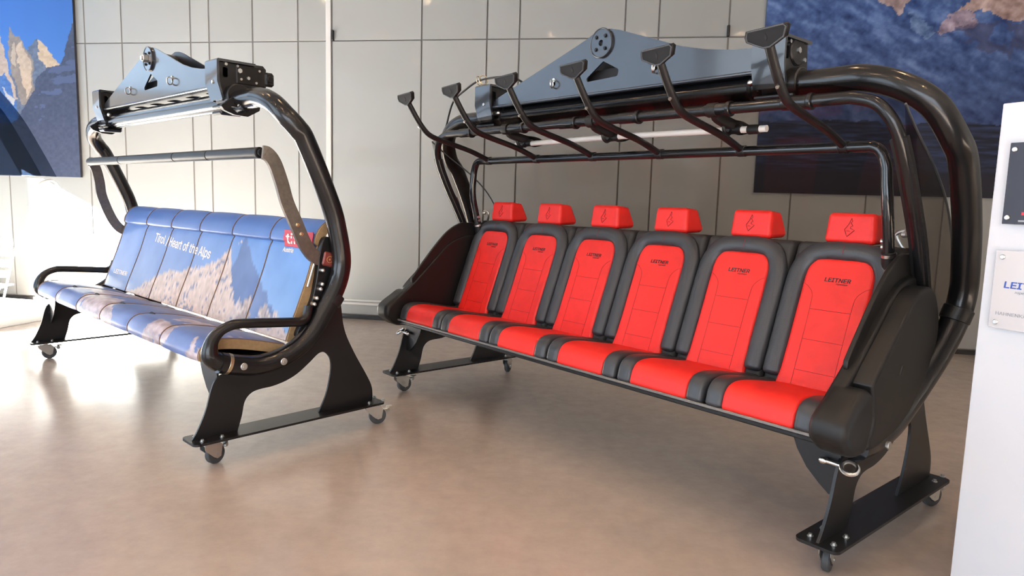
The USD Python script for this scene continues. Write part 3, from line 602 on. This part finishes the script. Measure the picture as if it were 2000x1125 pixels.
for s in (-1, 1):
    b = bracket(bench, s, Y2)
    box = [cbox(s * 1.02 - .05, s * 1.02 + .05, Y2 + .07, Y2 + .27, 1.99, 2.125, .018), cbox(s * 1.06 - .02, s * 1.06 + .02, Y2 + .25, Y2 + .31, 2.01, 2.09, .012), cyl((s * 1.07, Y2 + .28, 2.05), (s * 1.09, Y2 + .28, 2.05), .02, 14, .003)]
    a = obj('actuator', box, M['plastic'], b)
    for y, z in ((.11, 2.03), (.2, 2.02), (.09, 2.10), (.22, 2.09)): obj('screw', cyl((s * 1.02 + s * .049, Y2 + y, z), (s * 1.02 + s * .054, Y2 + y, z), .007, 10), M['zinc'], a)
    hexa = Polygon([(Y2 - .05, 1.862), (Y2 + .02, 1.912), (Y2 + .12, 1.905), (Y2 + .18, 1.885), (Y2 + .175, 1.855), (Y2 + .105, 1.815), (Y2 + .03, 1.818), (Y2 - .03, 1.838)]).buffer(-.008).buffer(.008, 4).difference(Polygon([(Y2 + .0, 1.862), (Y2 + .05, 1.825), (Y2 + .075, 1.86)]).buffer(-.004).buffer(.004))
    obj('stop_clamp', [ext(hexa, .03, 'x', s * 1.14 - .015), cyl((s * 1.05, Y2 + .075, 1.86), (s * 1.20, Y2 + .075, 1.86), .026, 16, .004), cbox(s * 1.0 - .06, s * 1.0 + .06, Y2 - .01, Y2 + .12, 1.822, 1.848, .010)], M['steel'], bench)
for s in (-1, 1): base_stand(bench, s, False)
obj('axle_nut', [cyl((0, Y2 - .045, 2.245), (0, Y2 - .01, 2.245), .026, 6, .003), cyl((0, Y2 - .055, 2.245), (0, Y2 - .04, 2.245), .016, 16, .003)], M['chrome'], bench)

# printed covers: one picture over the six panels of back and seat
def picture(x, z, seatpart=None):
    q = np.stack([x * 6, z * 6, 0 * x], -1); n1 = fbm(q, 5, 41); n2 = fbm(q * 5, 4, 43); n3 = fbm(np.stack([(x * .9 + z * .7) * 9, (z * .9 - x * .4) * 60, 0 * x], -1), 4, 45)
    wx, wz = x + (n1 - .5) * .12 + (n2 - .5) * .035, z + (fbm(q + 50, 5, 47) - .5) * .07 + (n2 - .5) * .02
    t = np.clip((z - .57) / .66, 0, 1)[..., None]
    C = np.array([150, 172, 212]) * (1 - t) + np.array([96, 132, 196]) * t
    C = C + np.clip((x + .2) / 1.7, 0, 1)[..., None] * [-8, 10, 18] + ((n1 - .5) * 26)[..., None]
    C = np.where((z > 1.11)[..., None], C * .45 + np.array([72, 104, 172]) * .55, C)
    SH = [(.655, 1.095), (.71, 1.082), (.94, .91), (1.16, .79), (1.5, .64), (1.6, .5), (.5, .5)]
    LIT = [(.66, 1.098), (.60, 1.06), (.485, .994), (.40, .93), (.235, .89), (.01, .85), (-.13, .81), (-.30, .80), (-.49, .754), (-.62, .70), (-.785, .645), (-1.0, .57), (-1.1, .5), (.88, .5), (.83, .68), (.79, .72), (.70, .80), (.61, .90), (.55, .96), (.53, 1.02), (.63, 1.07)]
    SM = [(.74, .50), (.80, .66), (.86, .735), (.92, .71), (.99, .762), (1.06, .68), (1.13, .62), (1.16, .72), (1.21, .757), (1.28, .70), (1.36, .72), (1.45, .66), (1.6, .60), (1.6, .5)]
    m = inpoly(SH, wx, wz); C[m] = np.array([92, 118, 170]) + ((n1 - .5) * 40)[m][:, None]
    lit = np.array([222, 198, 184]) + ((n2 - .5) * 70)[..., None] + ((n3 - .5) * 50)[..., None]; rock = (n3 > .585) & (n2 > .50)
    lit = np.where(rock[..., None], np.array([128, 128, 150]) + ((n2 - .5) * 60)[..., None], lit)
    warm = np.clip((.80 - z) / .25, 0, 1)[..., None] * np.clip(1 - np.abs(x - .1) / .9, 0, 1)[..., None]; lit = lit + warm * [10, -4, -14]
    m = inpoly(LIT, wx, wz); C[m] = lit[m]
    m = inpoly(SM, wx, wz); C[m] = (lit * .85 + np.array([150, 165, 200]) * .15 + ((n1 > .55) * -35)[..., None])[m]
    return np.clip(C, 0, 255)
BACK = smoothpath([(-.049, .582), (-.02, .665), (.035, .80), (.085, .93), (.128, 1.06), (.147, 1.098), (.150, 1.106), (.133, 1.120), (.143, 1.165), (.178, 1.215), (.220, 1.242), (.262, 1.235), (.275, 1.205)], 6)
SEATP = smoothpath([(-.036, .558), (-.10, .576), (-.20, .602), (-.32, .628), (-.42, .640), (-.475, .634), (-.512, .606), (-.528, .57), (-.525, .540)], 6)
def arclen(P): return np.concatenate([[0], np.cumsum(np.linalg.norm(np.diff(P, axis=0), axis=1))])
def cover(prof, x0, x1, nx, thick, puff, cols):
    """One cover panel, puffed between its seams, as a closed solid; its print follows the front face."""
    T = np.gradient(prof, axis=0); T /= np.linalg.norm(T, axis=1)[:, None]; N = np.stack([-T[:, 1], T[:, 0]], 1)
    xs = np.linspace(x0, x1, nx); t = (xs - x0) / (x1 - x0); b = puff * (1 - np.abs(2 * t - 1) ** 5)
    F = np.array([[(x, p[0] + n[0] * q, p[1] + n[1] * q) for x, q in zip(xs, b)] for p, n in zip(prof, N)])
    K = np.array([[(x, p[0] - n[0] * thick, p[1] - n[1] * thick) for x in xs] for p, n in zip(prof, N)])
    m = sheet(F, K); X = np.broadcast_to(xs, F.shape[:2]); c = cols(X, F); c = np.concatenate([c.reshape(-1, 3)] * 2)
    return m, lin(c) * .80
def backcols(X, F): return picture(X, F[..., 2])
def seatcols(X, F):
    s = arclen(SEATP)[:, None] / arclen(SEATP)[-1] + 0 * X; q = np.stack([X * 5, s * 5, 0 * X + 7], -1); n1 = fbm(q, 5, 51); n2 = fbm(q * 4, 4, 53)
    C = np.zeros(X.shape + (3,)) + [92, 116, 176]; C += ((n1 - .5) * 50)[..., None]
    top = np.clip((.80 - s) / .5, 0, 1)[..., None]; C = C * (1 - .45 * top) + np.array([96, 92, 116]) * .45 * top
    m = (fbm(np.stack([X * 3.2, s * 2.2, 0 * X], -1), 5, 57) > .53 + .12 * np.clip((X + .3) / 1.2, 0, 1)); C[m] = (np.array([186, 168, 172]) + ((n2 - .5) * 110)[..., None])[m]
    return np.clip(C, 0, 255)
W2 = .509
for k in range(6):
    a, b = (k - 3) * W2 + .004, (k - 2) * W2 - .004
    m, c = cover(BACK[::-1] * 1.0, a, b, 46, -.048, -.007, lambda X, F: backcols(X, F))
    obj('back_cushion', m, M['cushion'], bench, colors=c)
    m, c = cover(SEATP, a, b, 46, -.045, -.008, seatcols)
    sc = obj('seat_cushion', m, M['cushion'], bench, colors=c)
for k in range(7):
    x = (k - 3) * W2
    obj('piping', [tube([(x, y - .0015, z) for y, z in BACK], .0032, 6), tube([(x, y, z + .0015) for y, z in SEATP], .0032, 6)], M['piping'], bench)
for x in (-1.02, -.5, .02, .54):
    obj('cover_button', rhull([(x + .01, -.40, .640), (x + .05, -.40, .640)], [.014, .010]), M['shell'], bench)
def edge(prof, thick, x0, x1):
    T = np.gradient(prof, axis=0); T /= np.linalg.norm(T, axis=1)[:, None]; N = np.stack([-T[:, 1], T[:, 0]], 1)
    return ext(Polygon(np.vstack([prof, (prof - N * thick)[::-1]])).buffer(0), x1 - x0, 'x', x0)
for s in (-1, 1):
    x0 = 1.527 if s > 0 else -1.537
    obj('side_band', [edge(BACK, -.055, x0, x0 + .010), edge(SEATP, -.052, x0, x0 + .010)] if False else [edge(BACK[::-1], -.052, x0, x0 + .010), edge(SEATP, -.050, x0, x0 + .010)], M['tan'], bench)
ex = np.array([1.0, 0, 0]); bv = np.array([0, .34, .94]); bn = np.array([0, -.94, .34])
def backpt(x, z):
    y = np.interp(z, BACK[:36, 1], BACK[:36, 0]); return np.array([x, y - .009, z])
def backtext(txt, h, x, z, sx, slope=0.0, bold=True):
    m = meshkit.text_mesh(txt, h, .0015, bold); v = m.vertices
    sx = sx / (v[:, 0].max() - v[:, 0].min()); X = x + v[:, 0] * sx; Z = z + v[:, 1] * .94 + slope * v[:, 0] * sx
    k = (X / W2) - np.floor(X / W2); puff = .0065 * (1 - np.abs(2 * k - 1) ** 5)
    Y = np.interp(Z, BACK[:50, 1], BACK[:50, 0]) - puff - .0010 - v[:, 2]
    m.vertices = np.stack([X, Y, Z], 1); return m
obj('lettering', backtext('Tirol / Heart of the Alps', .066, -.775, .995, 1.04, -.055), M['whitetext'], bench, False, label='pale slogan across the back')
obj('lettering', backtext('Austria', .026, 1.195, 1.052, .12), M['whitetext'], bench, False)
obj('lettering', backtext('LEITNER', .033, -1.39, .697, .30), M['whitetext'], bench, False)
X, Z = np.meshgrid(np.linspace(1.205, 1.515, 20), np.linspace(1.084, 1.180, 14), indexing='ij')
kk = X / W2 - np.floor(X / W2); Yl = np.minimum(np.interp(Z, BACK[:54, 1], BACK[:54, 0]), .139) - .0072 * (1 - np.abs(2 * kk - 1) ** 5) - .0070
obj('logo_patch', sheet(np.stack([X, Yl, Z], -1), np.stack([X, Yl + .004, Z], -1)), M['redlogo'], bench, label='red logo patch')
def logotext(): 
    m = meshkit.text_mesh('tirol', .058, .0015, True); v = m.vertices; X = 1.235 + v[:, 0] * .245 / v[:, 0].max(); Zz = 1.103 + v[:, 1]; kk = X / W2 - np.floor(X / W2)
    m.vertices = np.stack([X, np.minimum(np.interp(Zz, BACK[:54, 1], BACK[:54, 0]), .139) - .0072 * (1 - np.abs(2 * kk - 1) ** 5) - .0090 - v[:, 2], Zz], 1); return m
obj('lettering', logotext(), M['whitetext'], bench, False)
obj('seat_pan', [cbox(-1.50, 1.50, -.46, -.045, .512, .534, .006)], M['steel'], bench)
obj('back_rail', [tube([(-1.56, .10, .72), (1.56, .10, .72)], .02, 12), tube([(-1.56, .24, 1.12), (1.56, .24, 1.12)], .02, 12)], M['steel'], bench)
ARMLOOP = [(1.60, -.455, .537), (1.60, -.498, .575), (1.60, -.492, .64), (1.60, -.455, .690), (1.60, -.395, .718), (1.60, -.32, .722), (1.60, -.05, .700), (1.60, .0, .698), (1.595, .04, .72), (1.585, .058, .775)]
for s in (-1, 1):
    p = smoothpath(np.array(ARMLOOP) * [s, 1, 1], 6); n = len(p); sc = np.interp(np.arange(n), [0, 6, 13, 20, n - 1], [1.9, 1.75, 1.25, 1.0, 1.0])
    obj('armrest', tube(p, .026, 16, scale=sc), M['tube'], bench, 50)
MECH = [(.195, 1.150), (.255, 1.14), (.272, 1.05), (.262, .99), (.235, .90), (.20, .80), (.155, .70), (.10, .64), (.05, .60), (.02, .62), (.06, .70), (.115, .80), (.14, .90), (.155, .98), (.165, 1.06)]
MECH = [(y - .028, z) for y, z in MECH]
for s in (-1, 1):
    f = (lambda m: m) if s > 0 else mirror
    p = obj('latch_plate', f(soft(smoothpath(MECH, 4, True), 1.535, 1.575, .006)), M['steel'], bench, 45)
    c = f(moved(cbox(1.576, 1.592, -.040, .040, -.040, .040, .008), (0, .190, 1.030), [[1, 0, 0], [0, .97, .24], [0, -.24, .97]]))
    e = obj('emblem_plate', c, M['emblem'], p, label='red-brown square emblem plate' if s > 0 else None)
    obj('emblem_ring', f(cat([ring((1.5925, .190, 1.030), .018, .0014, (1, 0, 0)), cyl((1.591, .190, 1.030), (1.5935, .190, 1.030), .005, 10)])), M['emblemline'], e)
    for y, z in ((.168, .895), (.157, .868), (.134, .818), (.118, .786), (.172, .972)):
        obj('bolt', [f(cyl((1.57, y - .03, z), (1.60, y - .03, z), .012, 12, .002)), f(rhull([(1.60, y - .03, z)], .012))], M['chrome'], p)
    obj('edge_strip', f(tube([(1.55, .075, .88), (1.55, .118, 1.01)], .007, 8)), M['chrome'], p)

# safety bar
sb = obj('safety_bar', tube([(-1.45, -.131, 1.604), (1.45, -.131, 1.604)], .020, 16), M['steel'], bench)
for a, b in ((-1.46, -.72), (-.715, .30), (.305, .80), (.805, 1.43)): obj('foam_sleeve', cyl((a, -.131, 1.604), (b, -.131, 1.604), .031, 20, .005), M['plastic'], sb)
BARM = [(1.455, -.131, 1.604), (1.475, -.112, 1.597), (1.49, -.082, 1.55), (1.51, -.055, 1.45), (1.535, -.037, 1.344), (1.555, .0, 1.24), (1.56, .035, 1.155), (1.56, .062, 1.105), (1.56, .098, 1.06), (1.56, .14, 1.034), (1.56, .185, 1.022)]
for s in (-1, 1):
    p = smoothpath(np.array(BARM) * [s, 1, 1], 5)
    a = obj('bar_arm', bar(p, .074, .022, (1, 0, 0)), M['barsteel'], sb, 40)
    for y, z in ((.006, 1.225), (.028, 1.175)):
        obj('bolt', [cyl((s * 1.565, y, z), (s * 1.576, y, z), .012, 16, .002), cyl((s * 1.574, y, z), (s * 1.580, y, z), .006, 6)], M['brass'], a)

# ------------------------------------------------------------------ information board at the right edge
SA = np.array([1.62896, 2.41454, 0]); SU = np.array([.44011, -.89794, 0]); SNO = np.array([-.89794, -.44011, 0])    # far edge of its face, along the face towards the camera, out of the face
board = thing('information_board', 'tall white information board at the right edge, with a clear plaque and a dark picture', 'display board', SA, math.atan2(SU[1], SU[0]))
# in the board's own frame: x along the face, -y out of the face
obj('board', cbox(0, .95, 0, .22, 0, 1.758, .003), M['white'], board)
dk = obj('picture', cbox(.050, .60, -.020, -.012, 1.358, 1.624, .001), M['darksheet'], board, label='dark picture sheet')
for x in (.066, .584):
    for z in (1.379, 1.602): obj('pin', cyl((x, 0, z), (x, -.026, z), .0085, 16, .002), M['chrome'], dk)
obj('picture_print', [cbox(.100, .30, -.0206, -.0195, 1.366, 1.372, .0003), cbox(.105, .50, -.0206, -.0195, 1.488, 1.498, .0003)], M['greytext'], dk)
obj('red_stripe', cbox(.108, .20, -.0207, -.0195, 1.388, 1.398, .0003), M['redlogo'], dk)
pq = obj('plaque', cbox(.044, .60, -.020, -.014, 1.007, 1.270, .001), M['acrylic'], board, label='clear acrylic plaque')
for x in (.067, .577):
    for z in (1.028, 1.248): obj('pin', cyl((x, 0, z), (x, -.026, z), .0085, 16, .002), M['chrome'], pq)
E1, E2, E3 = np.array([1.0, 0, 0]), np.array([0, 0, 1.0]), np.array([0, -1.0, 0])
obj('lettering', text_plane('LEITNER', .021, (.077, -.020, 1.146), E1, E2, E3, .001, True, 1.25, .1, False), M['bluetext'], pq, False)
obj('lettering', [text_plane('ropeways', .009, (.115, -.020, 1.130), E1, E2, E3, .001, False, 1.1, .15, False), text_plane('HAHNENKAMM', .011, (.062, -.020, 1.053), E1, E2, E3, .001, False, 1.15, 0, False)], M['greytext'], pq, False)

# ------------------------------------------------------------------ old chair on a plinth at the left edge
pd = np.array([.9859, -.1672, 0])
plinth = tag(obj('plinth', moved(cbox(-2.2, 0, -.62, 0.45, 0, .16, .004), (-4.9464, 7.0687, 0), [[.9748, .2231, 0], [-.2231, .9748, 0], [0, 0, 1]]), M['plinth']), 'low white plinth on the floor at the left edge', 'plinth')
old = thing('slatted_chairlift', 'old slatted chairlift with slim frame and tinted hood on the white plinth', 'chairlift', (-5.35, 7.25, .175), 0)
obj('foot', [cyl((.02, 0, -.015), (.02, 0, .006), .025, 16, .003)], M['alu'], old); obj('foot', [cyl((-1.1, 0, -.015), (-1.1, 0, .006), .025, 16, .003)], M['alu'], old)
obj('tube_frame', [tube(fillet([(.02, .0, .006), (.12, .05, .5), (.30, .12, 1.0), (.38, .12, 1.26), (.42, .3, 1.30), (.42, .5, 1.1)], .08), .012, 10), tube(fillet([(-1.1, .0, .006), (-1.0, .05, .5), (-.85, .12, 1.0), (-.8, .12, 1.26)], .08), .012, 10), tube([(-1.0, .0, .17), (.05, .0, .17)], .010, 8)], M['alu'], old)
for k in range(5): obj('slat', cbox(-1.05, .06, -.35 + k * .10, -.27 + k * .10, .12 + .012 * k, .14 + .012 * k, .004), M['wood'], old)
for k in range(4): obj('slat', cbox(-1.0, .02, .10 + .03 * k, .12 + .03 * k, .25 + k * .11, .33 + k * .11, .004), M['wood'], old)
hp = smoothpath([(-.50, 2.6), (-.22, 2.25), (.02, 1.95), (.22, 1.60), (.36, 1.33)], 5)
obj('hood', sheet(np.array([[(x, y, z) for y in np.linspace(-.1, .45, 6)] for x, z in hp]), np.array([[(x - .006, y, z - .004) for y in np.linspace(-.1, .45, 6)] for x, z in hp])), M['hood'], old, 50, label='tinted hood')
obj('hood_side', [ext(Polygon(np.vstack([hp, [(-1.2, 1.33), (-1.2, 2.6)]])), .005, 'y', .2)], M['hood'], old)
